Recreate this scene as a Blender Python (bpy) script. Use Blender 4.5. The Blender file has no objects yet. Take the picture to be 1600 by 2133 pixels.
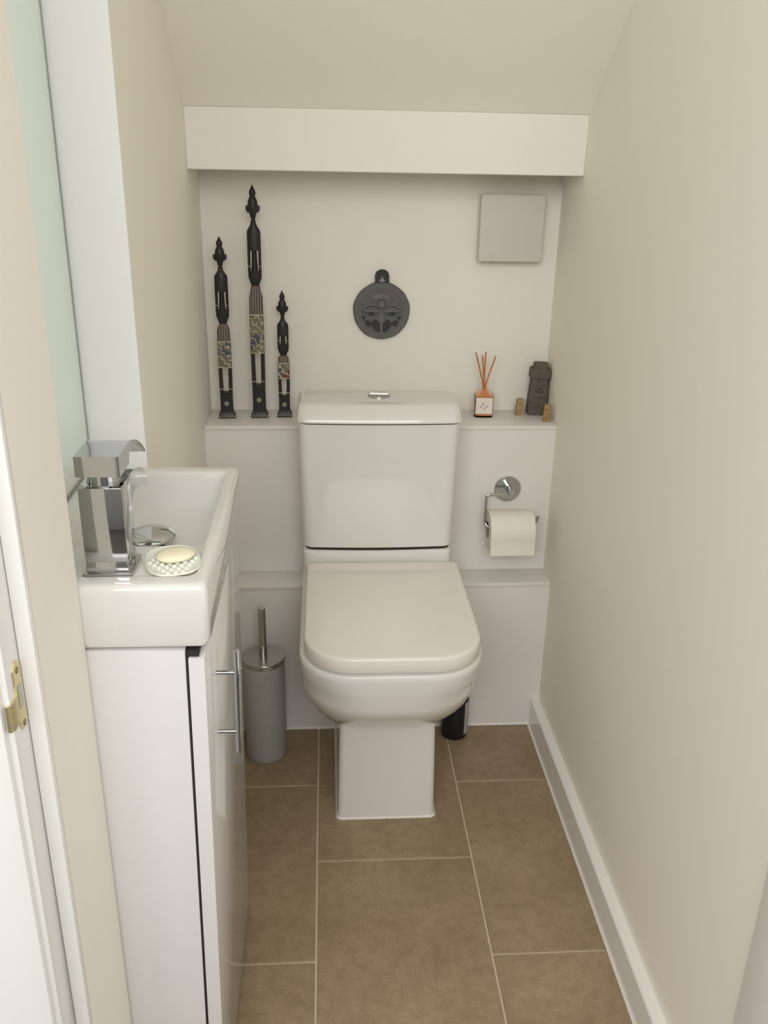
import bpy, bmesh, math, random
from mathutils import Vector, Matrix
random.seed(4)
D = bpy.data
SC = bpy.context.scene
COL = SC.collection

# ------------------------------------------------------------------ camera
CAM = Vector((0.0236, -1.7706, 1.2662)); YAW, PITCH, ROLL, FPX = 0.0686, -0.3828, 0.0194, 1851.93
fw = Vector((math.sin(YAW)*math.cos(PITCH), math.cos(YAW)*math.cos(PITCH), math.sin(PITCH)))
rt = Vector((math.cos(YAW), -math.sin(YAW), 0)); up = rt.cross(fw)
r2 = rt*math.cos(ROLL) + up*math.sin(ROLL); u2 = up*math.cos(ROLL) - rt*math.sin(ROLL)
cd = D.cameras.new('camera'); cam = D.objects.new('camera', cd); COL.objects.link(cam)
m = Matrix.Identity(4)
for i in range(3):
    m[i][0], m[i][1], m[i][2], m[i][3] = r2[i], u2[i], -fw[i], CAM[i]
cam.matrix_world = m
cd.sensor_fit = 'VERTICAL'; cd.sensor_height = 24.0; cd.lens = 24.0*FPX/2133.0; cd.clip_start = 0.02
SC.camera = cam

# ------------------------------------------------------------------ world, light, exposure
w = D.worlds.new('world'); SC.world = w; w.use_nodes = True
bg = w.node_tree.nodes['Background']; bg.inputs[0].default_value = (1.0, 0.98, 0.945, 1); bg.inputs[1].default_value = 1.0
def area(name, loc, rot, sx, sy, power, col):
    l = D.lights.new(name, 'AREA'); l.shape = 'RECTANGLE'; l.size = sx; l.size_y = sy; l.energy = power; l.color = col
    o = D.objects.new(name, l); COL.objects.link(o); o.location = loc; o.rotation_euler = rot; return o
R = math.radians
# daylight entering the hall through its window (behind the photographer)
area('hall_window_daylight', (-0.20, -3.10, 2.00), (R(80), 0, 0), 2.0, 1.0, 30, (1.0, 1.0, 0.98))
SC.view_settings.view_transform = 'Standard'; SC.view_settings.look = 'None'
SC.view_settings.gamma = 1.0; SC.view_settings.use_curve_mapping = False
SC.view_settings.exposure = 0.27

# ------------------------------------------------------------------ materials
def mat(name, col, rough=0.5, metal=0.0, spec=0.5, var=0.0, vscale=8.0, bump=0.0, bscale=200.0, trans=0.0, ior=1.45, coat=0.0):
    M = D.materials.new(name); M.use_nodes = True; nt = M.node_tree; b = nt.nodes['Principled BSDF']
    b.inputs['Base Color'].default_value = (*col, 1); b.inputs['Roughness'].default_value = rough
    b.inputs['Metallic'].default_value = metal; b.inputs['Specular IOR Level'].default_value = spec
    b.inputs['Transmission Weight'].default_value = trans; b.inputs['IOR'].default_value = ior
    b.inputs['Coat Weight'].default_value = coat
    tc = nt.nodes.new('ShaderNodeTexCoord')
    if var > 0:
        n = nt.nodes.new('ShaderNodeTexNoise'); n.inputs['Scale'].default_value = vscale; n.inputs['Detail'].default_value = 6
        nt.links.new(tc.outputs['Object'], n.inputs['Vector'])
        mx = nt.nodes.new('ShaderNodeMix'); mx.data_type = 'RGBA'
        mx.inputs[6].default_value = (*[c*(1-var) for c in col], 1); mx.inputs[7].default_value = (*[min(1, c*(1+var)) for c in col], 1)
        nt.links.new(n.outputs['Fac'], mx.inputs[0]); nt.links.new(mx.outputs[2], b.inputs['Base Color'])
    if bump > 0:
        n2 = nt.nodes.new('ShaderNodeTexNoise'); n2.inputs['Scale'].default_value = bscale; n2.inputs['Detail'].default_value = 4
        nt.links.new(tc.outputs['Object'], n2.inputs['Vector'])
        bp = nt.nodes.new('ShaderNodeBump'); bp.inputs['Strength'].default_value = bump; bp.inputs['Distance'].default_value = 0.002
        nt.links.new(n2.outputs['Fac'], bp.inputs['Height']); nt.links.new(bp.outputs[0], b.inputs['Normal'])
    return M
WALL = mat('cream_wall_paint', (0.925, 0.885, 0.785), 0.75, var=0.015, vscale=3, bump=0.08, bscale=260, spec=0.3)
WHITE = mat('white_wall_paint', (0.86, 0.83, 0.75), 0.7, var=0.012, vscale=3, bump=0.06, bscale=260, spec=0.3)
PIERW = mat('white_pier_paint', (0.95, 0.955, 0.94), 0.6, var=0.01, bump=0.05, spec=0.3)
GLOSSW = mat('white_gloss_paint', (0.88, 0.87, 0.84), 0.18, var=0.01, vscale=20)
PANEL = mat('white_panel_paint', (0.82, 0.79, 0.755), 0.32, var=0.012, vscale=4)
CERAM = mat('white_ceramic', (0.79, 0.77, 0.74), 0.08, var=0.008, vscale=3, coat=0.4)
SEATM = mat('white_seat_plastic', (0.85, 0.82, 0.76), 0.16, var=0.008)
CABM = mat('white_gloss_laminate', (0.77, 0.755, 0.745), 0.10, var=0.006, coat=0.3)
GAPM = mat('gap_shade_paint', (0.03, 0.025, 0.02), 0.8, var=0.1)  # near-black colour standing in for the shade in narrow gaps
CHROME = mat('chrome', (0.56, 0.575, 0.58), 0.06, 1.0, var=0.01)
STEEL = mat('brushed_steel', (0.50, 0.50, 0.47), 0.28, 1.0, var=0.05, vscale=60)
BRASS = mat('brass', (0.74, 0.65, 0.40), 0.36, 1.0, var=0.08, vscale=60)
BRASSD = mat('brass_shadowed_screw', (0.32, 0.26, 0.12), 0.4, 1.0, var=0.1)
MIRR = mat('mirror_silver', (0.84, 0.90, 0.84), 0.015, 1.0, var=0.004)
MIREDGE = mat('mirror_edge', (0.30, 0.34, 0.30), 0.25, var=0.1)
GROUT = mat('pale_grout', (0.62, 0.52, 0.38), 0.9, var=0.12, vscale=60)
CAULK = mat('white_sealant', (0.82, 0.80, 0.75), 0.4, var=0.02)
PAPER = mat('toilet_paper', (0.86, 0.81, 0.72), 0.95, var=0.02, vscale=40, bump=0.25, bscale=500, spec=0.1)
CARD = mat('cardboard_core', (0.36, 0.30, 0.24), 0.95, var=0.1, vscale=60)
VENTM = mat('vent_plastic', (0.63, 0.605, 0.545), 0.5, var=0.015)
GREYCAN = mat('grey_satin_can', (0.42, 0.42, 0.40), 0.42, var=0.10, vscale=40, bump=0.1, bscale=150)
EBONY = mat('black_carved_wood', (0.018, 0.017, 0.014), 0.42, var=0.35, vscale=50, bump=0.25, bscale=220)
CREAMP = mat('cream_paint_marks', (0.55, 0.50, 0.38), 0.7, var=0.2, vscale=90)
SLATE = mat('dark_slate', (0.11, 0.117, 0.110), 0.7, var=0.25, vscale=60, bump=0.4, bscale=300)
SLATER = mat('dark_slate_rim', (0.125, 0.132, 0.122), 0.7, var=0.2, vscale=60, bump=0.4, bscale=300)
SLATED = mat('black_slate', (0.032, 0.034, 0.033), 0.65, var=0.3, vscale=80, bump=0.3, bscale=300)
SLATEL = mat('scratched_grey_slate', (0.25, 0.26, 0.245), 0.75, var=0.25, vscale=120, bump=0.3, bscale=300)
MOAI = mat('dark_brown_stone', (0.125, 0.098, 0.082), 0.75, var=0.35, vscale=45, bump=0.6, bscale=160)
TANST = mat('tan_soapstone', (0.40, 0.28, 0.15), 0.6, var=0.35, vscale=110, bump=0.6, bscale=240)
OCHRE = mat('ochre_soapstone', (0.36, 0.23, 0.09), 0.55, var=0.4, vscale=110, bump=0.6, bscale=240)
REED = mat('orange_reed', (0.55, 0.19, 0.055), 0.7, var=0.15, vscale=90)
OIL = mat('peach_oil', (0.85, 0.42, 0.22), 0.05, trans=0.25, ior=1.4, var=0.02)
GLASS = mat('clear_glass', (1.0, 0.90, 0.82), 0.02, trans=1.0, ior=1.10)
LABELM = mat('paper_label', (0.83, 0.74, 0.66), 0.7, var=0.03, vscale=60)
PRINT = mat('grey_label_print', (0.42, 0.42, 0.40), 0.8, var=0.1)
BLACKP = mat('black_plastic', (0.012, 0.012, 0.014), 0.35, var=0.2, vscale=40)
GREYL = mat('grey_label', (0.42, 0.42, 0.44), 0.5, var=0.04)
DISHM = mat('frosted_glass_dish', (0.92, 0.94, 0.84), 0.12, trans=0.12, ior=1.4, var=0.02)
SOAPM = mat('cream_soap', (0.90, 0.83, 0.62), 0.4, var=0.02)
HALLF = mat('hall_carpet', (0.12, 0.11, 0.10), 0.95, var=0.2, vscale=60, spec=0.1)
BLOCKM = mat('light_blocker_grey', (0.30, 0.29, 0.29), 0.6, var=0.08, vscale=12)  # plain grey of the added light-blocking wall

def tile_material():
    M = D.materials.new('limestone_tile'); M.use_nodes = True; nt = M.node_tree; L = nt.links.new; N = nt.nodes.new
    b = nt.nodes['Principled BSDF']; b.inputs['Roughness'].default_value = 0.42; b.inputs['Specular IOR Level'].default_value = 0.35
    g = N('ShaderNodeNewGeometry'); oi = N('ShaderNodeObjectInfo')
    add = N('ShaderNodeVectorMath'); add.operation = 'ADD'
    sc = N('ShaderNodeVectorMath'); sc.operation = 'SCALE'; sc.inputs['Scale'].default_value = 7.0
    comb = N('ShaderNodeCombineXYZ'); L(oi.outputs['Random'], comb.inputs[0]); L(oi.outputs['Random'], comb.inputs[1])
    L(comb.outputs[0], sc.inputs[0]); L(g.outputs['Position'], add.inputs[0]); L(sc.outputs[0], add.inputs[1])
    def noise(s, d, dist=0.0):
        n = N('ShaderNodeTexNoise'); n.inputs['Scale'].default_value = s; n.inputs['Detail'].default_value = d; n.inputs['Distortion'].default_value = dist
        L(add.outputs[0], n.inputs['Vector']); return n
    big = noise(5.5, 6, 0.4); fine = noise(240, 3); spots = noise(48, 2)
    r1 = N('ShaderNodeValToRGB'); e = r1.color_ramp.elements
    e[0].position = 0.30; e[0].color = (0.295, 0.215, 0.128, 1); e[1].position = 0.72; e[1].color = (0.395, 0.300, 0.190, 1)
    L(big.outputs['Fac'], r1.inputs[0])
    r2_ = N('ShaderNodeValToRGB'); e = r2_.color_ramp.elements
    e[0].position = 0.33; e[0].color = (0.88, 0.87, 0.85, 1); e[1].position = 0.62; e[1].color = (1.06, 1.06, 1.06, 1)
    L(fine.outputs['Fac'], r2_.inputs[0])
    mx = N('ShaderNodeMix'); mx.data_type = 'RGBA'; mx.blend_type = 'MULTIPLY'; mx.inputs[0].default_value = 1.0
    L(r1.outputs[0], mx.inputs[6]); L(r2_.outputs[0], mx.inputs[7])
    vo = N('ShaderNodeTexVoronoi'); vo.inputs['Scale'].default_value = 9.0; L(add.outputs[0], vo.inputs['Vector'])
    r3 = N('ShaderNodeValToRGB'); e = r3.color_ramp.elements
    e[0].position = 0.010; e[0].color = (0.50, 0.44, 0.37, 1); e[1].position = 0.024; e[1].color = (1, 1, 1, 1)
    vsep = N('ShaderNodeSeparateColor'); L(vo.outputs['Color'], vsep.inputs[0])
    vm = N('ShaderNodeMath'); vm.operation = 'MULTIPLY_ADD'; vm.inputs[1].default_value = 0.035; L(vsep.outputs[0], vm.inputs[0]); L(vo.outputs['Distance'], vm.inputs[2])
    L(vm.outputs[0], r3.inputs[0])
    r4 = N('ShaderNodeValToRGB'); e = r4.color_ramp.elements
    e[0].position = 0.33; e[0].color = (0.86, 0.85, 0.83, 1); e[1].position = 0.60; e[1].color = (1, 1, 1, 1)
    L(spots.outputs['Fac'], r4.inputs[0])
    mx0 = N('ShaderNodeMix'); mx0.data_type = 'RGBA'; mx0.blend_type = 'MULTIPLY'; mx0.inputs[0].default_value = 1.0
    L(mx.outputs[2], mx0.inputs[6]); L(r4.outputs[0], mx0.inputs[7])
    vo.voronoi_dimensions = '2D'
    mx2 = N('ShaderNodeMix'); mx2.data_type = 'RGBA'; mx2.blend_type = 'MULTIPLY'; mx2.inputs[0].default_value = 1.0
    L(mx0.outputs[2], mx2.inputs[6]); L(r3.outputs[0], mx2.inputs[7]); L(mx2.outputs[2], b.inputs['Base Color'])
    bp = N('ShaderNodeBump'); bp.inputs['Strength'].default_value = 0.15; bp.inputs['Distance'].default_value = 0.001
    L(fine.outputs['Fac'], bp.inputs['Height']); L(bp.outputs[0], b.inputs['Normal'])
    return M
TILE = tile_material()

def pattern_material(name, kind, seed):
    M = D.materials.new(name); M.use_nodes = True; nt = M.node_tree; L = nt.links.new; N = nt.nodes.new
    b = nt.nodes['Principled BSDF']; b.inputs['Roughness'].default_value = 0.65
    tc = N('ShaderNodeTexCoord'); mp = N('ShaderNodeMapping'); mp.inputs['Location'].default_value = (seed*1.7, seed*.9, seed*2.3)
    L(tc.outputs['Object'], mp.inputs['Vector'])
    if kind == 'pleats':
        wv = N('ShaderNodeTexWave'); wv.bands_direction = 'X'; wv.inputs['Scale'].default_value = 62; wv.inputs['Distortion'].default_value = 0.6
        L(mp.outputs[0], wv.inputs['Vector'])
        r = N('ShaderNodeValToRGB'); e = r.color_ramp.elements
        e[0].position = 0.15; e[0].color = (0.045, 0.035, 0.035, 1); e[1].position = 0.75; e[1].color = (0.22, 0.165, 0.12, 1)
        x = e.new(0.45); x.color = (0.13, 0.10, 0.10, 1)
        L(wv.outputs['Fac'], r.inputs[0]); L(r.outputs[0], b.inputs['Base Color'])
    else:
        vo = N('ShaderNodeTexVoronoi'); vo.inputs['Scale'].default_value = 58; L(mp.outputs[0], vo.inputs['Vector'])
        sp = N('ShaderNodeSeparateColor'); L(vo.outputs['Color'], sp.inputs[0])
        r = N('ShaderNodeValToRGB'); r.color_ramp.interpolation = 'CONSTANT'; e = r.color_ramp.elements
        e[0].position = 0.0; e[0].color = (0.17, 0.15, 0.10, 1); e[1].position = 0.28; e[1].color = (0.16, 0.05, 0.04, 1)
        for ps, c in ((0.48, (0.13, 0.13, 0.12, 1)), (0.66, (0.06, 0.065, 0.10, 1)), (0.80, (0.14, 0.13, 0.09, 1))):
            x = e.new(ps); x.color = c
        L(sp.outputs[0], r.inputs[0])
        wv = N('ShaderNodeTexWave'); wv.bands_direction = 'DIAGONAL'; wv.inputs['Scale'].default_value = 34; wv.inputs['Distortion'].default_value = 7
        wv.inputs['Detail Scale'].default_value = 3
        L(mp.outputs[0], wv.inputs['Vector'])
        r3 = N('ShaderNodeValToRGB'); e = r3.color_ramp.elements
        e[0].position = 0.80; e[0].color = (0, 0, 0, 1); e[1].position = 0.90; e[1].color = (1, 1, 1, 1)
        L(wv.outputs['Fac'], r3.inputs[0])
        mx = N('ShaderNodeMix'); mx.data_type = 'RGBA'; mx.inputs[7].default_value = (0.42, 0.37, 0.25, 1)
        L(r3.outputs[0], mx.inputs[0]); L(r.outputs[0], mx.inputs[6]); L(mx.outputs[2], b.inputs['Base Color'])
    return M

# ------------------------------------------------------------------ mesh helpers
def obj(name, me, m, parent=None, loc=(0, 0, 0), rot=(0, 0, 0)):
    o = D.objects.new(name, me); COL.objects.link(o); o.location = loc; o.rotation_euler = rot
    if m is not None:
        me.materials.clear(); me.materials.append(m)
    if parent: o.parent = parent
    return o
def fin(bm, smooth=None):
    bmesh.ops.recalc_face_normals(bm, faces=bm.faces)
    me = D.meshes.new('mesh'); bm.to_mesh(me); bm.free()
    if smooth is not None:
        for p in me.polygons: p.use_smooth = True
        me.set_sharp_from_angle(angle=R(smooth))
    return me
def add_box(bm, a, b, bev=0.0, seg=2):
    vs = [bm.verts.new((x, y, z)) for x in (a[0], b[0]) for y in (a[1], b[1]) for z in (a[2], b[2])]
    fs = [bm.faces.new([vs[i] for i in q]) for q in ((0, 1, 3, 2), (4, 6, 7, 5), (0, 4, 5, 1), (2, 3, 7, 6), (0, 2, 6, 4), (1, 5, 7, 3))]
    if bev > 0:
        es = list({e for f in fs for e in f.edges})
        bmesh.ops.bevel(bm, geom=es, offset=bev, segments=seg, profile=0.5, affect='EDGES')
def box(a, b, bev=0.0, seg=2, smooth=40):
    bm = bmesh.new(); add_box(bm, a, b, bev, seg); return fin(bm, smooth if bev > 0 else None)
def add_loft(bm, rings, cap0=True, cap1=True):
    R_ = [[bm.verts.new(p) for p in r] for r in rings]; n = len(R_[0])
    for a, b in zip(R_, R_[1:]):
        for i in range(n):
            bm.faces.new((a[i], a[(i+1) % n], b[(i+1) % n], b[i]))
    if cap0: bm.faces.new(R_[0][::-1])
    if cap1: bm.faces.new(R_[-1])
def loft(rings, smooth=35, cap0=True, cap1=True):
    bm = bmesh.new(); add_loft(bm, rings, cap0, cap1); return fin(bm, smooth)
def rr(x0, x1, y0, y1, z, rn, rf=None, n=7):
    """rounded rectangle ring, near (y0) corners radius rn, far corners rf"""
    rf = rn if rf is None else rf; out = []
    for cx, cy, r, a0 in ((x1-rn, y0+rn, rn, -90), (x1-rf, y1-rf, rf, 0), (x0+rf, y1-rf, rf, 90), (x0+rn, y0+rn, rn, 180)):
        for k in range(n):
            a = R(a0 + 90*k/(n-1)); out.append((cx + r*math.cos(a), cy + r*math.sin(a), z))
    return out
def ell(cx, cy, z, rx, ry, n=24):
    return [(cx+rx*math.cos(2*math.pi*k/n), cy+ry*math.sin(2*math.pi*k/n), z) for k in range(n)]
def lathe(prof, n=40, c=(0, 0), smooth=35):
    return loft([ell(c[0], c[1], z, max(r, 1e-4), max(r, 1e-4), n) for r, z in prof], smooth)
def add_tube(bm, pts, rad, n=10, closed=False):
    pts = [Vector(p) for p in pts]; N_ = len(pts); rings = []; prev = None
    for i, p in enumerate(pts):
        t = (pts[(i+1) % N_]-pts[i-1]) if closed else (pts[min(i+1, N_-1)]-pts[max(i-1, 0)])
        t.normalize()
        if prev is None:
            a = Vector((0, 0, 1)) if abs(t.z) < .9 else Vector((1, 0, 0)); u = t.cross(a).normalized()
        else:
            u = (prev - t*prev.dot(t)).normalized()
        prev = u; v = t.cross(u); rr_ = rad[i] if isinstance(rad, (list, tuple)) else rad
        rings.append([p + u*rr_*math.cos(2*math.pi*k/n) + v*rr_*math.sin(2*math.pi*k/n) for k in range(n)])
    if closed: add_loft(bm, rings+[rings[0]], False, False)
    else: add_loft(bm, rings)
def tube(pts, rad, n=10, smooth=50, closed=False):
    bm = bmesh.new(); add_tube(bm, pts, rad, n, closed)
    if closed: bmesh.ops.remove_doubles(bm, verts=bm.verts, dist=1e-6)
    return fin(bm, smooth)
def bend(pts, r=0.006, n=5):
    """polyline with its inner corners rounded"""
    pts = [Vector(p) for p in pts]; out = [pts[0]]
    for a, b, c in zip(pts, pts[1:], pts[2:]):
        p = b+(a-b).normalized()*r; q = b+(c-b).normalized()*r
        for k in range(n+1):
            t = k/n; out.append(p*(1-t)**2 + b*2*t*(1-t) + q*t*t)
    return out+[pts[-1]]
def prism(poly, axis, a, b, bev=0.0, smooth=None):
    """extrude a 2-D outline along an axis"""
    def P(u, v, w_): return {'x': (w_, u, v), 'y': (u, w_, v), 'z': (u, v, w_)}[axis]
    bm = bmesh.new(); add_loft(bm, [[P(u, v, a) for u, v in poly], [P(u, v, b) for u, v in poly]])
    if bev > 0:
        es = [e for e in bm.edges if len(e.link_faces) == 2 and e.calc_face_angle(0) > R(30)]
        bmesh.ops.bevel(bm, geom=es, offset=bev, segments=2, profile=0.5, affect='EDGES')
    return fin(bm, smooth if smooth is not None else (40 if bev > 0 else None))
def join(*mes):
    bm = bmesh.new()
    for me in mes: bm.from_mesh(me); D.meshes.remove(me)
    me = D.meshes.new('mesh'); bm.to_mesh(me); bm.free(); return me


def thing(name, label, cat, loc=(0, 0, 0), rot=(0, 0, 0), group=None):
    o = D.objects.new(name, None); COL.objects.link(o); o.location = loc; o.rotation_euler = rot; o.empty_display_size = .05
    return tag(o, label, cat, group)
def tag(o, label, cat, group=None):
    o['label'] = label; o['category'] = cat
    if group: o['group'] = group
    return o
def struct(name, me, m, label, parent=None):
    o = obj(name, me, m, parent); o['kind'] = 'structure'; o['label'] = label; return o

# ------------------------------------------------------------------ room dimensions (metres)
XR, XL, XM = 0.5233, -0.236, -0.318          # right wall, left wall, back of the basin niche
YW, YB, YU = 0.199, 0.0391, 0.0701           # back wall, beam front, upper boxing front (lower boxing front is y = 0)
Z1, Z2, ZB0, ZB1 = 0.3795, 0.7242, 1.2329, 1.3422
YP, YN = -0.53, -0.925                       # pier face and nib corner: the two ends of the niche
YD, YE = -1.060, -1.100                      # door frame: inner and hall side
ZC = 2.36; SL = math.tan(R(40)); YC = YB-(ZC-ZB1)/SL
TB, HB = 0.0199, 0.071

# floor: grout bed + limestone tiles, each its own piece
fl = struct('floor', box((XM, YE, -0.03), (XR, 0.0, -0.0022)), GROUT, 'floor of beige limestone tiles with pale grout lines')
G, TL, TWD = 0.0042, 0.4522, 0.30
def tile_rows(off): return [off + TL*k for k in range(-4, 4)]
for x0, x1, off in ((-0.30, 0.0, -0.2066), (-0.60, -0.30, -0.43), (0.0, 0.30, -0.4295), (0.30, 0.60, -0.2050)):
    for y0 in tile_rows(off):
        a0, a1 = max(x0+G/2, XM+.001), min(x1-G/2, XR-.001); b0, b1 = max(y0+G/2, YE+.001), min(y0+TL-G/2, -0.0005)
        if a1-a0 < .01 or b1-b0 < .02: continue
        cx, cy = (a0+a1)/2, (b0+b1)/2
        t = obj('tile', box((a0-cx, b0-cy, -0.008), (a1-cx, b1-cy, 0.0), 0.0008, 1, None), TILE, fl, (cx, cy, 0))

# walls
bm = bmesh.new()
add_box(bm, (XL-.30, YP, 0), (XL, YW+.02, ZC)); wl = struct('wall_left', fin(bm), WALL, 'cream painted left wall beside the toilet')
nib = prism([(XM-.20, YN), (XL, YN), (XL, YD), (XM-.20, YD)], 'z', 0, ZC)
struct('wall_left_nib', nib, WALL, 'narrow cream wall strip between the door frame and the basin niche')
struct('wall_niche', box((XM-.20, YN, 0), (XM, YP, ZC)), PIERW, 'wall behind the basin, set back from the left wall')
struct('wall_pier', box((XM, YP-.004, 0.0), (XL, YP, ZC)), PIERW, 'bright white wall face at the far end of the basin niche')
struct('wall_right', box((XR, YD, 0), (XR+.12, YW+.02, ZC)), WALL, 'cream painted right wall, bare')
struct('wall_back', box((XL, YW, 0), (XR, YW+.10, ZC)), WHITE, 'off white back wall above the shelf')
# sloping ceiling under the stairs, then the flat part above the door
struct('ceiling', prism([(YB, ZB1), (YW+.02, ZB1), (YW+.02, ZC+.10), (YE, ZC+.10), (YE, ZC), (YC, ZC)], 'x', XL-.30, XR+.12), WALL,
       'cream ceiling sloping down towards the back under the stairs')
struct('trim_1', box((XL, YB, ZB0), (XR, YW, ZB1), .0015, 1), WHITE, 'white boxed beam across the back below the sloping ceiling')
# lower and upper boxing with ledge boards
lb = struct('trim_2', box((XL, 0.0, 0), (XR, YW, Z1-.010)), PANEL, 'lower white boxing behind the toilet')
obj('ledge_board', box((XL, -0.0035, Z1-.010), (XR, YU+.002, Z1), .002, 2), PANEL, lb)
ub = struct('trim_3', box((XL, YU, Z1-.001), (XR, YW, Z2-.009)), PANEL, 'upper white boxing behind the cistern, carrying the shelf')
obj('shelf_board', box((XL, YU-.004, Z2-.009), (XR, YW, Z2), .002, 2), PANEL, ub)
struct('trim_4', prism([(-.0035, 0), (0, 0), (0, .0035)], 'x', XL, XR-TB), CAULK, 'thin white sealant bead where the boxing meets the floor')
struct('trim_5', prism([(XR-TB, 0), (XR-TB-.004, 0), (XR-TB, .004)], 'y', YD, 0), CAULK, 'thin white sealant bead along the foot of the baseboard')
struct('baseboard_right', prism([(XR, 0), (XR-TB, 0), (XR-TB, HB-.003), (XR-TB+.002, HB), (XR, HB)], 'y', YD, -.0005), GLOSSW, 'white gloss baseboard along the right wall')

# hall wall with the doorway, frame
XDL, XDR, ZD = XL-.0145, XR+.005, 2.02
def wall_with_opening():
    bm = bmesh.new()
    add_box(bm, (-1.5, YE, 0), (XDL-.004, YD, ZC)); add_box(bm, (XDR+.004, YE, 0), (1.7, YD, ZC)); add_box(bm, (XDL-.004, YE, ZD+.03), (XDR+.004, YD, ZC))
    return fin(bm)
struct('wall_front', wall_with_opening(), WALL, 'wall around the doorway, hall side')
fr = struct('door_1', box((XDL-.022, YE-.004, 0), (XDL, YD, ZD), .0015), GLOSSW, 'white gloss door frame around the doorway, no door leaf in view')
obj('lining', box((XDR-.012, YE-.004, 0), (XDR+.022, YD+.04, ZD), .0015), GLOSSW, fr)
obj('lining', box((XDL, YE-.004, ZD-.022), (XDR-.012, YD, ZD), .0015), GLOSSW, fr)
obj('door_stop', box((XDL, -1.070, 0), (XL+.0005, YD-.0005, ZD-.022), .002), GLOSSW, fr)
def arch(x0, x1, x2):   # moulded architrave on the hall side
    return prism([(x0, YE-.0045), (x0, YE-.012), (x1, YE-.020), (x2, YE-.020), (x2, YE-.0045)], 'z', 0, ZD+.05, .0015)
obj('architrave', arch(XDL-.006, XDL-.022, XDL-.070), GLOSSW, fr)
obj('architrave', arch(XDR+.006, XDR+.022, XDR+.070), GLOSSW, fr)
# strike plate on the frame
zs0, zs1 = 0.782, 0.850
def plate_outline():
    yc, h = -1.0825, .0085
    return [(yc-h, zs0+.006), (yc-.003, zs0), (yc+.003, zs0), (yc+h, zs0+.006), (yc+h, zs1-.006), (yc+.003, zs1), (yc-.003, zs1), (yc-h, zs1-.006)]
sp = obj('strike_plate', prism(plate_outline(), 'x', XDL-.001, XDL+.0018, .0004), BRASS, fr); sp['label'] = 'small brass latch strike plate'
obj('plate_lip', prism([(XDL+.0001, -1.0905), (XDL+.0018, -1.0905), (XDL+.0018, -1.1045), (XDL-.001, -1.1085), (XDL-.0035, -1.1082), (XDL-.002, -1.1062), (XDL+.0001, -1.1042)], 'z', .794, .820, .0003), BRASS, sp)
obj('latch_hole', box((XDL+.0012, -1.0870, .804), (XDL+.0021, -1.0780, .827)), STEEL, sp)
for z in (.7875, .8415):
    obj('screw', loft([[(XDL+.0015, -1.0825+.0036*math.cos(a), z+.0036*math.sin(a)) for a in [k*math.pi/8 for k in range(16)]],
                       [(XDL+.0026, -1.0825+.0024*math.cos(a), z+.0024*math.sin(a)) for a in [k*math.pi/8 for k in range(16)]]]), BRASSD, sp)
# hall floor, and an invented low wall added to block low light
struct('hall_light_blocker', box((-1.5, -2.98, -.004), (1.7, -2.88, 1.35)), BLOCKM, 'added unseen low wall blocking low light behind the camera')
struct('floor_hall', box((-1.5, -2.98, -.03), (1.7, YE, -.004)), HALLF, 'hall floor outside the doorway')

# ------------------------------------------------------------------ toilet
T = thing('toilet', 'white close-coupled toilet with its square lid closed', 'toilet', (0.140, 0.0, 0.0))
CX = 0.142
rings = [rr(-.1005, .1005, -.3140, .064, 0.0, .012), rr(-.1005, .1005, -.3140, .064, .004, .012), rr(-.0985, .0985, -.313, .064, .02, .012),
         rr(-.0965, .0965, -.311, .064, .15, .012), rr(-.0945, .0945, -.3085, .064, .238, .012)]
pan_b = loft(rings)
obj('pedestal', pan_b, CERAM, T)
obj('foot_seal', loft([rr(-.1030, .1030, -.3165, .062, 0.0, .013), rr(-.1008, .1008, -.3143, .062, .0040, .012), rr(-.0990, .0990, -.3125, .062, .0042, .012)]), CAULK, T)
rings = []
for k in range(0, 17):
    ph = R(90*(1-k/16)); s, c = math.sin(ph), math.cos(ph)
    hw = .093 + .072*c**1.1; z = .36 - .140*s**1.3; yf = -.306 - .149*c**2
    rings.append(rr(-hw, hw, yf, .064, z, .03+.100*c, .02, 9))
rings += [rr(-.1660, .1660, -.461, .064, .385, .122, .02, 9), rr(-.1665, .1665, -.4665, .064, .422, .100, .02, 9), rr(-.1655, .1655, -.4660, .064, .4325, .098, .02, 9), rr(-.1635, .1635, -.4635, .064, .4345, .096, .02, 9), rr(-.150, .150, -.44, .064, .4345, .105, .02, 9)]
obj('bowl', loft(rings, 50), CERAM, T, (-.0025, 0, 0))
obj('cistern_deck', loft([rr(-.165, .145, -.066, .066, .42, .012), rr(-.167, .145, -.066, .066, .487, .012), rr(-.165, .143, -.063, .064, .4905, .012), rr(-.160, .138, -.058, .06, .4915, .012)]), CERAM, T)
obj('seat', loft([rr(-.1440, .1440, -.4480, -.085, .4340, .085, .02, 9), rr(-.1440, .1440, -.4480, -.085, .4412, .085, .02, 9)]), SEATM, T)
def lid_ring(i, z, r=0.0):
    return rr(-.1585+i-.001, .1585-i-.001, -.4645+i, -.0735-i, z, .088-i*.8, .014-i*.5, 10)
obj('lid', loft([lid_ring(.004, .4400), lid_ring(.0006, .4402), lid_ring(0, .4410), lid_ring(0, .4635), lid_ring(.0009, .4665), lid_ring(.0030, .4685), lid_ring(.007, .4690)], 50), SEATM, T)
for sx in (-.075, .075):
    obj('hinge', loft([ell(sx-.003, -.078, .434, .012, .009, 16), ell(sx-.003, -.078, .448, .012, .009, 16)]), CHROME, T)
def cis(hw, yf, z, r=.02, bul=.005):
    base = rr(-hw, hw, yf, .0685, z, r, .012, 9); out = []
    n = len(base)
    # bulging front: add mid points along the front edge
    front = [(-hw+r + (2*hw-2*r)*k/8, yf - bul*math.sin(math.pi*k/8), z) for k in range(1, 8)]
    return base + front
CC = -.010
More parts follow.
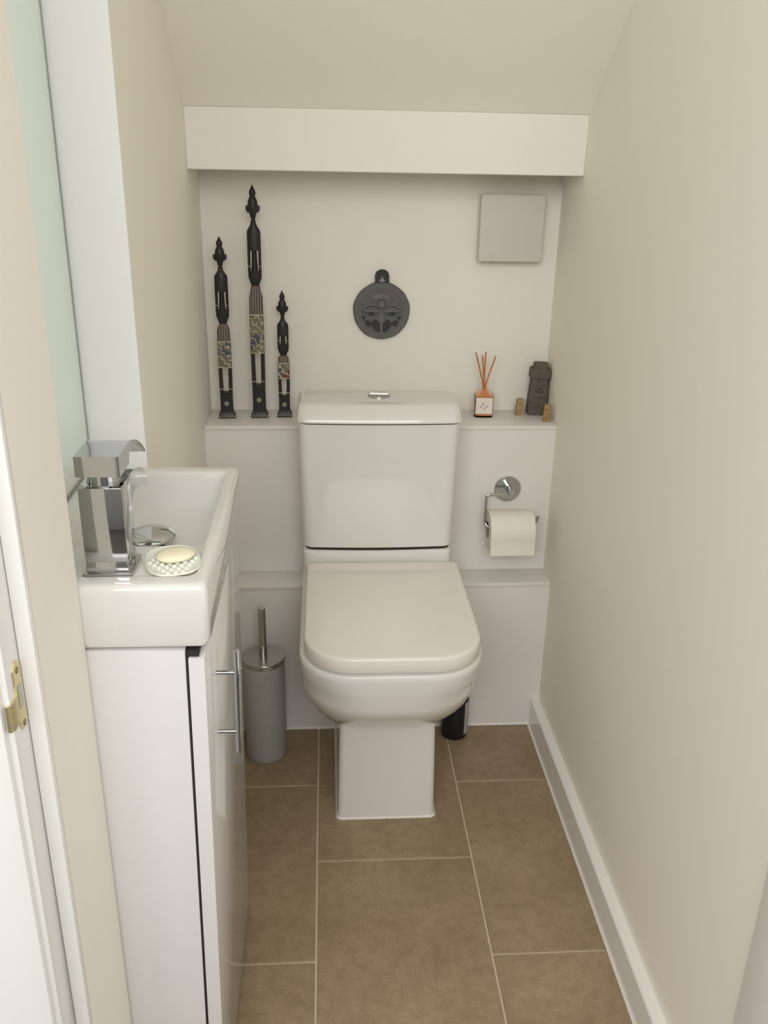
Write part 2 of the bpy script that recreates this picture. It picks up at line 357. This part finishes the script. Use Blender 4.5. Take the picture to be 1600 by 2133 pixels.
def cis_s(*a, **k): return [(x+CC, y, z) for x, y, z in cis(*a, **k)]
obj('cistern', loft([cis_s(.150, -.052, .4965, .018), cis_s(.1560, -.061, .4975, .02), cis_s(.1572, -.062, .503), cis_s(.1622, -.064, .7655)], 40), CERAM, T)
cl = obj('cistern_lid', loft([cis_s(.1625, -.065, .7685, .02), cis_s(.1665, -.069, .7690, .022), cis_s(.1672, -.0695, .773, .022), cis_s(.1655, -.060, .784, .022), cis_s(.163, -.042, .798, .022),
                              cis_s(.161, -.038, .8005, .022, .004), cis_s(.156, -.032, .8015, .022, .003)], 50), CERAM, T)
obj('seam_shade_strip', loft([cis_s(.1615, -.0632, .7645, .02), cis_s(.1615, -.0632, .7690, .02)]), GAPM, T)  # dark strip painting the shade under the cistern lid
obj('seam_shade_strip', loft([cis_s(.152, -.0590, .4905, .018), cis_s(.152, -.0590, .4970, .018)]), GAPM, T)  # dark strip painting the shade in the slit below the cistern
bt = obj('flush_button', lathe([(.0235, .8005), (.0235, .8035), (.0205, .8048), (.0195, .8040)], 36, (-.008, .027)), STEEL, T)
obj('button_half', prism([(-.008+.019*math.cos(R(a)), .0275+.019*math.sin(R(a))) for a in range(8, 173, 12)], 'z', .8035, .8060, .0008), CHROME, bt)
obj('button_half', prism([(-.008+.019*math.cos(R(a)), .0262+.019*math.sin(R(a))) for a in range(188, 353, 12)], 'z', .8035, .8052, .0008), STEEL, bt)

# ------------------------------------------------------------------ vanity unit + basin + tap
LEAN = 0.0155
V = thing('vanity_cabinet', 'slim white gloss vanity cabinet under the basin', 'cabinet', (-.2225, -.7275, 0.0), (0, LEAN, 0))
def vb(a, b, bev=.001): return box((a[0]+.2225, a[1]+.7275, a[2]), (b[0]+.2225, b[1]+.7275, b[2]), bev)
obj('side_panel', vb((-.306, -.922, .003), (-.1435, -.906, .764)), CABM, V)
obj('side_panel', vb((-.306, -.550, .003), (-.1435, -.534, .764)), CABM, V)
obj('back_panel', vb((-.306, -.9055, .012), (-.300, -.5505, .764), 0), CABM, V)
obj('base_panel', vb((-.2995, -.9055, .008), (-.1475, -.5505, .022), 0), CABM, V)
obj('plinth', vb((-.1595, -.9055, .003), (-.1475, -.5505, .0075), 0), CABM, V)
obj('door_gap_shade_strip', vb((-.1430, -.920, .010), (-.1415, -.536, .760), 0), GAPM, V)  # dark strip painting the shade in the gap behind the door
obj('door_top_shade_strip', vb((-.1412, -.9195, .7555), (-.1290, -.5365, .7632), 0), GAPM, V)  # near-black strip standing in for the shadow gap above the door
dr = obj('door', vb((-.1405, -.9225, .012), (-.1225, -.5335, .7545), .0012), CABM, V)
hx, hy = -.0975+.2225, -.835+.7275
hd = obj('handle', tube([(hx, hy, .566), (hx, hy, .568), (hx, hy, .712), (hx, hy, .714)], [.0036, .0041, .0041, .0032], 16), CHROME, dr); hd['label'] = 'chrome bar handle'
for z in (.597, .682):
    obj('handle_post', tube([(-.1235+.2225, hy, z), (hx, hy, z)], .0028, 12), CHROME, dr)

B = thing('wash_basin', 'small white rectangular ceramic wash basin on the vanity cabinet', 'basin', (-.21, -.727, .766))
OX, OY, OZ = -.21, -.727, .766
def br(x0, x1, y0, y1, z, r): return [(x-OX, y-OY, z_-OZ) for x, y, z_ in rr(x0, x1, y0, y1, z, r, None, 8)]
x0, x1, y0, y1 = -.3165, -.104, -.9235, -.5345
rings = [br(x0+.03, x1-.03, y0+.03, y1-.03, .7665, .004), br(x0+.007, x1-.009, y0+.007, y1-.009, .7665, .008), br(x0+.002, x1-.003, y0+.002, y1-.003, .7685, .009), br(x0, x1, y0, y1, .7745, .010),
         br(x0, x1+.0005, y0, y1, .832, .010), br(x0+.001, x1-.001, y0+.001, y1-.001, .8375, .010), br(x0+.0035, x1-.0035, y0+.0035, y1-.0035, .8410, .010), br(x0+.007, x1-.007, y0+.007, y1-.007, .8420, .010),
         br(-.292, -.117, -.900, -.560, .8420, .012), br(-.290, -.1185, -.898, -.562, .8412, .012), br(-.288, -.1200, -.896, -.5635, .8385, .012),
         br(-.286, -.1205, -.812, -.564, .8375, .014), br(-.285, -.1215, -.800, -.565, .833, .016), br(-.283, -.1225, -.785, -.566, .822, .016), br(-.280, -.124, -.765, -.570, .803, .016),
         br(-.279, -.1250, -.755, -.573, .7935, .016), br(-.277, -.1270, -.748, -.5750, .7900, .016), br(-.274, -.1300, -.742, -.578, .7885, .016), br(-.255, -.150, -.715, -.600, .786, .016)]
obj('bowl', loft(rings, 40), CERAM, B)
pw = obj('pop_up_waste', lathe([(.016, .7865), (.016, .796)], 24, (-.205, -.694)), GAPM, B, (-OX, -OY, -OZ)); pw['label'] = 'chrome pop-up waste, raised'  # stem coloured near-black to paint the shade under the cap
obj('plug_cap', lathe([(.012, .7965), (.0285, .7970), (.0315, .7990), (.0318, .8012), (.029, .8045), (.020, .8085), (.008, .8102), (.001, .8105)], 36, (-.205, -.694)), CHROME, pw)

TP = thing('basin_tap', 'square chrome mono basin tap with curved waterfall spout', 'tap', (-.2125, -.8685, .8385))
def arcpts(y0, z0, ry, rz, a0, a1, n): return [(y0+ry*math.cos(R(a0+(a1-a0)*k/n)), z0+rz*math.sin(R(a0+(a1-a0)*k/n))) for k in range(n+1)]
def spline(pts, n=6):
    """Catmull-Rom through the given outline points"""
    P = [pts[0]]+list(pts)+[pts[-1]]; out = []
    for a, b, c, d in zip(P, P[1:], P[2:], P[3:]):
        for k in range(n):
            t = k/n; out.append(tuple(.5*(2*b[i]+(c[i]-a[i])*t+(2*a[i]-5*b[i]+4*c[i]-d[i])*t*t+(3*b[i]-a[i]-3*c[i]+d[i])*t**3) for i in (0, 1)))
    return out+[tuple(pts[-1])]
obj('base_plate', box((-.0265, -.0265, 0), (.0265, .0265, .0045), .0008), CHROME, TP)
obj('foot', loft([rr(-.0225, .0225, -.0225, .0225, .0045, .001), rr(-.0225, .0225, -.0225, .0225, .012, .001), rr(-.0215, .0215, -.0215, .0215, .0165, .001)]), CHROME, TP)
obj('body', box((-.0225, -.0225, .0165), (.0225, .0225, .1008), .0010), CHROME, TP)
top = spline([(.0226, .1006), (.046, .0985), (.075, .0905), (.099, .0780), (.110, .0660), (.1125, .0560)])
low = spline([(.1105, .0555), (.092, .0625), (.066, .0705), (.042, .0755), (.030, .0745), (.0226, .0690)])
obj('spout', prism(top+low, 'x', -.0224, .0224, .0005, 40), CHROME, TP)
obj('neck', lathe([(.0175, .1008), (.0175, .1125), (.0165, .1135)], 32), CHROME, TP)
top = spline([(-.0225, .1352), (.0225, .1350), (.042, .1332), (.068, .1255), (.092, .1135), (.110, .1000)])
low = spline([(.1080, .0985), (.090, .1095), (.067, .1200), (.044, .1255), (.030, .1235), (.0225, .1130)])
obj('lever', prism([(-.0225, .1130)]+top+low, 'x', -.0228, .0228, .0006, 40), CHROME, TP)

# soap dish and soap
dish = thing('soap_dish', 'small frosted glass soap dish with knobbly bumps', 'soap dish', (-.1480, -.862, .8382), (0, 0, R(14)))
ring = lambda s, z: [(.0305*s*math.copysign(abs(math.cos(a))**.75, math.cos(a)), .040*s*math.copysign(abs(math.sin(a))**.75, math.sin(a)), z) for a in [2*math.pi*k/40 for k in range(40)]]
obj('tray', loft([ring(.70, 0.0), ring(.90, .0015), ring(1.0, .005), ring(.97, .0062), ring(.88, .0045), ring(.5, .0038)], 50), DISHM, dish)
nubm = loft([ell(0, 0, 0, .0034, .0034, 10), ell(0, 0, .0020, .0028, .0028, 10), ell(0, 0, .0034, .0014, .0014, 10)], 60)
for i in range(-3, 4):
    for j in range(-4, 5):
        x, y = i*.0082 + (.0041 if j % 2 else 0), j*.0078
        if (x/.0268)**2 + (y/.0355)**2 < 1.0: obj('bump', nubm, DISHM, dish, (x, y, .0034))
sb = obj('soap', loft([ell(0, 0, 0, .012, .015, 28), ell(0, 0, .0012, .0185, .0235, 28), ell(0, 0, .004, .0212, .0262, 28), ell(0, 0, .0065, .0205, .0255, 28), ell(0, 0, .0095, .016, .020, 28), ell(0, 0, .0110, .008, .010, 28), ell(0, 0, .0113, .001, .001, 28)], 60),
         SOAPM, None, (-.1455, -.8595, .8450), (0, 0, R(-66)))
sb.scale = (.84, .84, .84)
tag(sb, 'cream oval bar of soap lying on the soap dish', 'soap')

# mirror on the niche wall
MR = thing('wall_mirror', 'frameless mirror on the wall above the basin', 'mirror', (XM, -.73, .846))
obj('glass', box((.0002, -.192, 0), (.0036, .195, 1.25)), MIRR, MR)
obj('polished_edge', box((.0002, .1952, 0), (.0038, .1990, 1.25)), MIREDGE, MR)
obj('mirror_gap_shade_strip', box((.0036, .1880, 0), (.0040, .1950, 1.25)), MIREDGE, MR)  # dark strip standing in for the shadow gap between mirror and pier
obj('polished_edge', box((.0002, -.192, -.0012), (.0038, .195, -.0002)), MIREDGE, MR)

# ------------------------------------------------------------------ toilet brush
TBR = thing('toilet_brush', 'grey cylindrical toilet brush holder with steel lid and handle', 'toilet brush', (-.117, -.087, 0))
obj('holder', lathe([(.038, 0), (.0425, .001), (.0455, .008), (.0455, .238), (.044, .240)], 48), GREYCAN, TBR)
obj('lid', lathe([(.044, .240), (.0462, .2405), (.0464, .250), (.0452, .2520), (.012, .2535)], 48), STEEL, TBR)
hh = obj('brush_handle', lathe([(.0088, .2535), (.0088, .278), (.0080, .279), (.0080, .366), (.0070, .369), (.001, .3695)], 24), STEEL, TBR)

# ------------------------------------------------------------------ toilet roll holder + roll
H = thing('toilet_roll_holder', 'chrome wire toilet roll holder on the upper boxing', 'roll holder', (.425, YU, .579))
def disc_y(r, y0, y1, n=40, bev=.001):
    return loft([[(r0*math.cos(2*math.pi*k/n), y, r0*math.sin(2*math.pi*k/n)) for k in range(n)] for r0, y in ((r, y0), (r, y1+bev), (r-bev, y1))])
obj('wall_plate', disc_y(.0295, 0, -.0065), CHROME, H)
obj('stub', tube([(.002, -.006, .002), (.000, -.040, .004)], .0072, 16), CHROME, H)
RX0, RZ = .374, .505   # roll's left end and axis height
wire = bend([(.006, -.034, -.003), (-.052, -.034, -.002), (-.054, -.044, -.066), (-.047, -.050, -.0735), (.0560, -.052, -.0660), (.0630, -.052, -.0470)], .007)
obj('wire_arm', tube(wire, .0033, 12), CHROME, H)
RO = thing('toilet_roll', 'white toilet roll hanging on the chrome wire holder', 'toilet roll', (.4255, .0180, .5010))
n = 48; RRAD, RCORE, HWD = .0435, .0190, .0490
def rx(x, r): return [(x, r*math.cos(2*math.pi*k/n), r*math.sin(2*math.pi*k/n)) for k in range(n)]
obj('paper', loft([rx(-HWD, RCORE), rx(-HWD, RRAD-.001), rx(-HWD+.001, RRAD), rx(HWD-.001, RRAD), rx(HWD, RRAD-.001), rx(HWD, RCORE)], 40, False, False), PAPER, RO)
obj('core', loft([rx(-HWD+.0005, RCORE-.0012), rx(-HWD+.0005, RCORE), rx(HWD-.0005, RCORE), rx(HWD-.0005, RCORE-.0012), rx(-HWD+.0005, RCORE-.0012)], 40, False, False), CARD, RO)
sh = [(RRAD+.0006)*1.0]
prof = [(-(RRAD+.0007)*math.cos(R(a)), (RRAD+.0007)*math.sin(R(a))) for a in range(75, -21, -8)]
prof += [(-.0440, -.026), (-.0450, -.0350), (-.0458, -.0430)]
prof2 = [(y-.0005, z) for y, z in prof]
obj('loose_sheet', prism(prof+prof2[::-1], 'x', -HWD+.0005, HWD-.0005, 0, 40), PAPER, RO)

# ------------------------------------------------------------------ extractor vent cover
VN = thing('extractor_vent', 'square grey-white extractor vent cover high on the back wall', 'vent', (.4145, YW, 1.1255))
obj('back_frame', loft([[(x, -.0, z) for x, z in ((-.062, -.062), (.062, -.062), (.062, .062), (-.062, .062))], [(x, -.012, z) for x, z in ((-.062, -.062), (.062, -.062), (.062, .062), (-.062, .062))]]), VENTM, VN)
def sq(h, y, r): return [(x, y, z) for x, z, _ in rr(-h, h, -h, h, 0, r)]
obj('front_cover', loft([sq(.062, -.0120, .004), sq(.0675, -.0130, .005), sq(.0680, -.033, .005), sq(.0668, -.0352, .005), sq(.060, -.0360, .004)], 30), VENTM, VN)

# ------------------------------------------------------------------ slate plaque
PL = thing('stone_plaque', 'round dark slate plaque carved with eyes and mountains, hung on the wall', 'wall plaque', (.1445, YW-.0005, .948))
def dy(r, y, n=64): return [(r*(1+.006*math.sin(5*t)+.004*math.sin(11*t))*math.cos(t), y, r*(1+.006*math.sin(5*t)+.004*math.sin(11*t))*math.sin(t)) for t in [2*math.pi*k/n for k in range(n)]]
obj('disc', loft([dy(.0615, 0), dy(.0622, -.003), dy(.0605, -.0105), dy(.0590, -.0118), dy(.0490, -.0118), dy(.0478, -.0100)], 40), SLATER, PL)
obj('carved_field', loft([dy(.0474, -.0098), dy(.0474, -.0104)], 30), SLATE, PL)
tab = [(-.0150, .055), (.0150, .055), (.0152, .076), (.0125, .083), (.0050, .0875), (-.0040, .0875), (-.0120, .083), (-.0150, .076)]
hgt = obj('hanging_tab', prism(tab, 'y', -.0105, 0, .0012), SLATED, PL)
obj('small_stupa', prism([(-.006, .0625), (.006, .0625), (.0055, .066), (.003, .069), (.0008, .072), (.0004, .0765), (-.0004, .0765), (-.0008, .072), (-.003, .069), (-.0055, .066)], 'y', -.0118, -.0104), SLATEL, hgt)
YF = -.0107
def line(name, pts, r, m_, parent=PL):
    return obj(name, tube([(x, YF, z) for x, z in pts], r, 6), m_, parent)
def circ(cx, cz, r, a0=0, a1=360, n_=24): return [(cx+r*math.cos(R(a0+(a1-a0)*k/n_)), cz+r*math.sin(R(a0+(a1-a0)*k/n_))) for k in range(n_+1)]
line('inner_ring', circ(0, 0, .0468, 0, 360, 48), .0006, SLATEL)
for r_ in (.0088, .0056, .0022): line('forehead_circle', circ(-.0005, .0155, r_), .0007, SLATED if r_ > .008 else SLATEL)
for s in (-1, 1):
    brow = [(s*x, z) for x, z in ((.004, .0035), (.010, .0085), (.018, .0108), (.028, .0100), (.036, .0060), (.042, .0010))]
    line('brow', brow, .0009, SLATED); line('brow_edge', [(x, z+.0022) for x, z in brow], .0006, SLATEL)
    line('eyelid', [(s*x, z) for x, z in ((.005, -.001), (.012, .0015), (.018, -.0008), (.028, .0002), (.035, .0022), (.042, .0005))], .0007, SLATEL)
    line('eyelid', [(s*x, z) for x, z in ((.005, -.002), (.010, -.0055), (.018, -.0090), (.027, -.0085), (.034, -.0050), (.042, .0002))], .0008, SLATED)
    obj('iris', prism([(s*.0225+.0075*math.cos(R(a)), -.0020+.0058*math.sin(R(a))) for a in range(180, 361, 15)], 'y', YF-.0008, YF+.0006), SLATED, PL)
    for q in ([(.004, -.024), (.0145, -.0165), (.024, -.0275), (.012, -.045), (.0015, -.0455)], [(.022, -.0245), (.030, -.0185), (.037, -.0205), (.033, -.0330), (.026, -.0335)],
              [(.0345, -.0145), (.0415, -.0085), (.0435, -.0135), (.0385, -.0205)]):
        obj('mountain', prism([(s*x, z) for x, z in q][::s], 'y', YF-.0006, YF+.0006), SLATED, PL)
    line('ridge_line', [(s*x, z) for x, z in ((.003, -.0225), (.0148, -.0150), (.0235, -.0250), (.030, -.0170), (.0355, -.0190), (.042, -.0070))], .0006, SLATEL)
    line('ridge_line', [(s*x, z) for x, z in ((.004, -.036), (.012, -.0285), (.0185, -.0330), (.024, -.0280))], .0005, SLATEL)
line('nose_spiral', [((.0015+.0042*t)*math.cos(R(70+430*t)), -.0150+(.0012+.0042*t)*math.sin(R(70+430*t))) for t in [k/24 for k in range(25)]] + [(.001, -.024), (-.0015, -.032), (.0008, -.040), (-.0005, -.0455)], .0009, SLATEL)
tcv = D.curves.new('txt', 'FONT'); tcv.body = 'NEPAL'; tcv.size = .0135; tcv.extrude = .0006; tcv.align_x = 'CENTER'
to = D.objects.new('txt', tcv); COL.objects.link(to)
bpy.context.view_layer.update()
tme = D.meshes.new_from_object(to.evaluated_get(bpy.context.evaluated_depsgraph_get())); D.objects.remove(to); D.curves.remove(tcv)
obj('carved_lettering', tme, SLATEL, PL, (-.001, YF, .0275), (R(90), 0, 0))

# ------------------------------------------------------------------ carved figures
def figure(label, loc, H_, seed, P):
    """P: heights (m above the base) of the features; widths shared and scaled by P['w']"""
    F = thing('carved_figure', label, 'carved figure', loc, (0, 0, R(P.get('rz', 0))), 'carved standing figures')
    w_ = P['w']; g = P
    E_ = lambda z, hw, hd, n=20: ell(0, 0, z, hw*w_, hd*w_, n)
    bx = lambda z, hw, hd, r=.002: rr(-hw*w_, hw*w_, -hd*w_, hd*w_, z, r)
    base = obj('plinth', loft([bx(0, .0190, .0150), bx(.004, .0188, .0148), bx(.0085, .0165, .0130), bx(.0125, .0150, .0118)], 30), EBONY, F)
    zz = [(-.0185*w_ + .037*w_*k/12, -.0152*w_, .0028 if k % 2 else .0068) for k in range(13)]
    obj('zigzag', tube(zz, .0007, 6), CREAMP, base)
    zz = [(.0192*w_, -.0145*w_ + .029*w_*k/8, .0028 if k % 2 else .0068) for k in range(9)]
    obj('zigzag', tube(zz, .0007, 6), CREAMP, base)
    blk = obj('block', loft([bx(.0125, .0142, .0105), bx(.022, .0135, .0098), bx(g['block'], .0135, .0098)], 30), EBONY, F)
    zc = .0125+(g['block']-.0125)*.45
    for r_ in (.0042, .0018):
        obj('ring_mark', tube([(r_*math.cos(2*math.pi*k/16), -.0100*w_, zc+r_*math.sin(2*math.pi*k/16)) for k in range(16)], .0007, 6, 50, True), CREAMP, blk)
    for s in (-1, 1):
        lg = obj('leg', loft([[(x+s*.0098*w_, y, z) for x, y, z in rr(-.0042*w_, .0042*w_, -.007*w_, .007*w_, zq, .0012)] for zq in (g['block']-.0005, g['skirt']+.001)
                              for z in (zq,)][:1] + [[(x+s*.0106*w_, y, z) for x, y, z in rr(-.0040*w_, .0040*w_, -.0065*w_, .0065*w_, g['skirt']+.001, .0012)]], 30), EBONY, F)
        obj('anklet', loft([[(x+s*.0098*w_, y, z) for x, y, z in rr(-.0046*w_, .0046*w_, -.0074*w_, .0074*w_, zq, .0012)] for zq in (g['block']+.007, g['block']+.0082)], 30), CREAMP, lg)
    sk = obj('patterned_skirt', loft([bx(g['skirt'], .0148, .0098, .004), bx((g['skirt']+g['pleat'])/2, .0146, .0100, .004), bx(g['pleat'], .0143, .0100, .004)], 40), pattern_material('painted_skirt', 'skirt', seed), F)
    for zq in (g['skirt']+.0012, g['pleat']):
        obj('skirt_band', loft([bx(zq-.0007, .0152, .0104, .004), bx(zq+.0007, .0152, .0104, .004)], 30), CREAMP, sk)
    obj('pleats', loft([bx(g['pleat'], .0140, .0098, .004), bx(g['pleat']+(g['waist']-g['pleat'])*.6, .0135, .0095, .004), bx(g['waist']-.002, .0090, .0072, .004), bx(g['waist'], .0085, .0068, .004)], 40), pattern_material('pleated_skirt', 'pleats', seed), F)
    tz0, tz1, s0, s1 = g['waist'], g['shoulder'], g['slot0'], g['slot1']
    obj('hips', loft([E_(tz0, .0075, .006), E_(tz0+.004, .0095, .0075), E_(tz0+(s0-tz0)*.55, .0138, .0088), E_(s0, .0140, .0090)], 50), EBONY, F)
    obj('waist_core', loft([E_(s0-.002, .0070, .0085), E_((s0+s1)/2, .0055, .0075), E_(s1+.002, .0050, .0078)], 50), EBONY, F)
    for s in (-1, 1):
        ar = obj('arm', loft([[(x+s*.0112*w_, y, z) for x, y, z in ell(0, 0, zq, .0030*w_, .0060*w_, 14)] for zq in (s0-.003, (s0+s1)/2, s1+.003)], 50), EBONY, F)
        obj('bracelet', loft([[(x+s*.0112*w_, y, z) for x, y, z in ell(0, 0, zq, .0033*w_, .0064*w_, 14)] for zq in (s0+.009, s0+.0102)], 50), CREAMP, ar)
    nk = g['neck']
    obj('chest', loft([E_(s1-.001, .0140, .0088), E_(tz1-.004, .0140, .0090), E_(tz1, .0128, .0085), E_(tz1+(nk-tz1)*.45, .0082, .0068), E_(nk-.002, .0052, .0050)], 50), EBONY, F)
    obj('neck_ring', loft([E_(nk-.002, .0052, .0052), E_(nk+.0005, .0056, .0056), E_(nk+.003, .0048, .0048)], 50), EBONY, F)
    tp_, hs = H_, H_-nk        # head from the neck to the tip
    hz = lambda f: nk+.003+(hs-.003)*f
    hd_ = obj('head', loft([E_(hz(0), .0036, .0040), E_(hz(.16), .0066, .0068), E_(hz(.30), .0092, .0085), E_(hz(.42), .0100, .0092), E_(hz(.52), .0098, .0088), E_(hz(.60), .0080, .0075), E_(hz(.68), .0052, .0050)], 50), EBONY, F)
    for s in (-1, 1):
        obj('ear', loft([[(s*x*w_, y*w_, hz(f)) for x, y in ((xx+dx, dyy) for dx, dyy in ((-.003, -.003), (.0028, -.002), (.0028, .002), (-.003, .003)))] for f, xx in ((.22, .0085), (.31, .0115), (.38, .0120), (.43, .0098))], 30), EBONY, hd_)
    obj('nose', loft([[(x, y-.0082*w_, z) for x, y, z in ell(0, 0, hz(f), rq*w_, rq*w_, 8)] for f, rq in ((.24, .0008), (.28, .0020), (.45, .0010))], 50), EBONY, hd_)
    obj('headdress', loft([E_(hz(.67), .0050, .0050), E_(hz(.74), .0066, .0066), E_(hz(.80), .0068, .0068), E_(hz(.90), .0036, .0036), E_(hz(1.0), .0006, .0006)], 50), EBONY, F)
    return F
figure('tallest of the three carved black figures, in the middle', (-.1235, .142, Z2), .480, 1, dict(w=1.0, block=.072, skirt=.141, pleat=.223, waist=.282, slot0=.312, slot1=.354, shoulder=.393, neck=.409))
figure('middle-height carved black figure, leftmost, nearest the left wall', (-.194, .138, Z2), .380, 2, dict(w=.98, block=.056, skirt=.110, pleat=.167, waist=.204, slot0=.232, slot1=.271, shoulder=.303, neck=.316, rz=4))
figure('shortest carved black figure, beside the cistern', (-.069, .146, Z2), .272, 3, dict(w=.86, block=.046, skirt=.085, pleat=.119, waist=.135, slot0=.157, slot1=.178, shoulder=.202, neck=.213))

# ------------------------------------------------------------------ reed diffuser
RD = thing('reed_diffuser', 'peach glass reed diffuser with four orange reeds on the shelf', 'diffuser', (.374, .150, Z2), (0, 0, R(-4)))
def bq(h, z, r): return rr(-h, h, -h*.95, h*.95, z, r)
obj('bottle', loft([bq(.019, 0, .007), bq(.0205, .0012, .007), bq(.0208, .048, .007), bq(.0195, .0525, .007), bq(.0125, .0565, .0078), bq(.0082, .061, .0078), bq(.0072, .0705, .0070), bq(.0092, .0715, .0070), bq(.0092, .0745, .0070),
                    bq(.0056, .0745, .0054), bq(.0056, .062, .0054), bq(.0105, .0555, .0078), bq(.0185, .050, .0062), bq(.0188, .0035, .0062)], 40), GLASS, RD)
obj('oil', loft([bq(.0184, .004, .006), bq(.0184, .049, .006), bq(.0102, .0550, .0075), bq(.0054, .0610, .0052)], 40), OIL, RD)
lbm = obj('label', box((-.0180, -.0204, .0090), (.0180, -.0199, .0455)), LABELM, RD)
for px_, pz_, s in ((-.003, .031, .0045), (.006, .026, .004), (-.008, .0245, .0038), (.001, .0215, .004), (-.001, .0155, .0032)):
    obj('printed_motif', prism([(px_+s*math.cos(a)*.55*(1+.4*math.sin(3*a)), pz_+s*math.sin(a)*.8) for a in [k*math.pi/7 for k in range(14)]], 'y', -.0206, -.0202), LABELM if s < .0035 else PRINT, lbm)
for (bxp, byp), (tx, ty, tz) in (((.003, .002), (-.0225, .008, .1405)), ((.001, -.001), (-.0085, -.004, .1365)), ((-.002, .002), (-.001, .004, .143)), ((-.004, -.002), (.0205, -.002, .135))):
    obj('reed', tube([(bxp, byp, .006), ((bxp+tx*.35)*.6, (byp+ty*.3)*.6, .072), (tx, ty, tz)], .0016, 8), REED, RD)

# ------------------------------------------------------------------ stone carvings on the shelf
MO = thing('stone_head_statue', 'tall dark brown stone head statue in the shelf corner', 'statue', (.4975, .166, Z2), (0, R(2.0), R(-4)))
bq = lambda hx_, hy_, z, ox=0, oy=0, r=.004: [(x+ox, y+oy, z_) for x, y, z_ in rr(-hx_, hx_, -hy_, hy_, z, r)]
obj('body', loft([bq(.0195, .0155, 0), bq(.0212, .0168, .004), bq(.0205, .0160, .045), bq(.0192, .0150, .062), bq(.0180, .0145, .085)], 40), MOAI, MO)
obj('brow_cap', loft([bq(.0195, .0165, .083), bq(.0225, .0180, .085), bq(.0225, .0180, .103), bq(.0205, .0165, .1055), bq(.0155, .0130, .106), bq(.0158, .0130, .1165), bq(.0140, .0115, .1175)], 30), MOAI, MO)
obj('nose', loft([bq(.0030, .003, .083, 0, -.0160, .001), bq(.0042, .0045, .068, 0, -.0165, .001), bq(.0055, .0050, .0645, 0, -.0165, .001), bq(.003, .002, .062, 0, -.0155, .001)], 30), MOAI, MO)
obj('lips', loft([bq(.0070, .0020, .0545, 0, -.0158, .001), bq(.0085, .0035, .0570, 0, -.0162, .001), bq(.0070, .0020, .0595, 0, -.0158, .001)], 30), MOAI, MO)
obj('chin', loft([bq(.0125, .002, .040, 0, -.0160, .001), bq(.0135, .0035, .045, 0, -.0168, .001), bq(.0120, .0020, .0515, 0, -.0158, .001)], 30), MOAI, MO)
for s in (-1, 1):
    obj('ear', loft([bq(.0012, .0035, .055, s*.0195, 0, .0005), bq(.0022, .0045, .062, s*.0192, 0, .0005), bq(.0016, .0040, .083, s*.0185, 0, .0005)], 30), MOAI, MO)
    obj('hand', loft([bq(.0055, .0015, .018, s*.0085, -.0165, .001), bq(.0070, .0028, .021, s*.0085, -.0168, .001), bq(.0055, .0015, .026, s*.0085, -.0162, .001)], 30), MOAI, MO)

def carving(name, label, loc, m_, rz, H_, hw):
    C = thing(name, label, 'carving', loc, (0, 0, R(rz)), 'small soapstone carvings')
    k = H_/.038
    obj('foot', loft([bq(hw, hw*.85, 0, 0, 0, .001), bq(hw*1.05, hw*.88, .002*k, 0, 0, .001), bq(hw*.95, hw*.8, .0055*k, 0, 0, .001)], 30), m_, C)
    obj('body', loft([bq(hw*.85, hw*.72, .005*k, 0, 0, .002), bq(hw*.98, hw*.8, .013*k, 0, 0, .002), bq(hw*.95, hw*.78, .021*k, 0, 0, .002), bq(hw*.74, hw*.62, .0265*k, 0, 0, .002)], 40), m_, C)
    obj('head', loft([bq(hw*.68, hw*.6, .026*k, 0, -.0005, .002), bq(hw*.88, hw*.78, .029*k, 0, -.001, .002), bq(hw*.86, hw*.76, .0345*k, 0, -.001, .002), bq(hw*.62, hw*.55, .038*k, 0, 0, .002)], 40), m_, C)
    obj('snout', loft([bq(hw*.34, hw*.2, .0275*k, 0, -hw*.85, .0006), bq(hw*.40, hw*.3, .030*k, 0, -hw*.88, .0006), bq(hw*.28, hw*.18, .0325*k, 0, -hw*.78, .0006)], 30), m_, C)
    for s in (-1, 1):
        obj('paw', loft([bq(hw*.26, hw*.2, .0055*k, s*hw*.45, -hw*.80, .0006), bq(hw*.30, hw*.26, .009*k, s*hw*.45, -hw*.82, .0006), bq(hw*.22, hw*.16, .018*k, s*hw*.42, -hw*.74, .0006)], 30), m_, C)
        obj('ear', loft([bq(hw*.2, hw*.2, .034*k, s*hw*.55, 0, .0005), bq(hw*.16, hw*.14, .039*k, s*hw*.56, 0, .0005)], 30), m_, C)
carving('stone_carving', 'tiny tan carved stone figure between the diffuser and the dark statue', (.458, .156, Z2), TANST, 8, .0375, .0088)
carving('stone_carving', 'tiny ochre carved stone figure in front of the dark statue', (.5085, .103, Z2), OCHRE, -12, .0385, .0086)

# ------------------------------------------------------------------ black bottle behind the toilet
BB = thing('cleaner_bottle', 'black bottle with a grey label on the floor behind the toilet', 'bottle', (.318, -.036, 0))
obj('body', loft([ell(0, 0, 0, .026, .024, 32), ell(0, 0, .004, .0298, .028, 32), ell(0, 0, .05, .031, .029, 32), ell(0, 0, .13, .029, .027, 32), ell(0, 0, .155, .018, .017, 32), ell(0, 0, .165, .012, .012, 32)], 50), BLACKP, BB)
obj('cap', loft([ell(0, 0, .165, .0135, .0135, 24), ell(0, 0, .190, .0125, .0125, 24), ell(0, 0, .192, .010, .010, 24)], 40), BLACKP, BB)
def lab(a0, a1, z0, z1):
    g_ = [(1.0, .03), ]
    pin, pout = [], []
    for k in range(9):
        a = R(a0+(a1-a0)*k/8); pin.append((.0305*math.cos(a), .0285*math.sin(a))); pout.append((.0318*math.cos(a), .0298*math.sin(a)))
    return prism(pout+pin[::-1], 'z', z0, z1, 0, 40)
obj('label', lab(-52, 10, .016, .10), GREYL, BB)
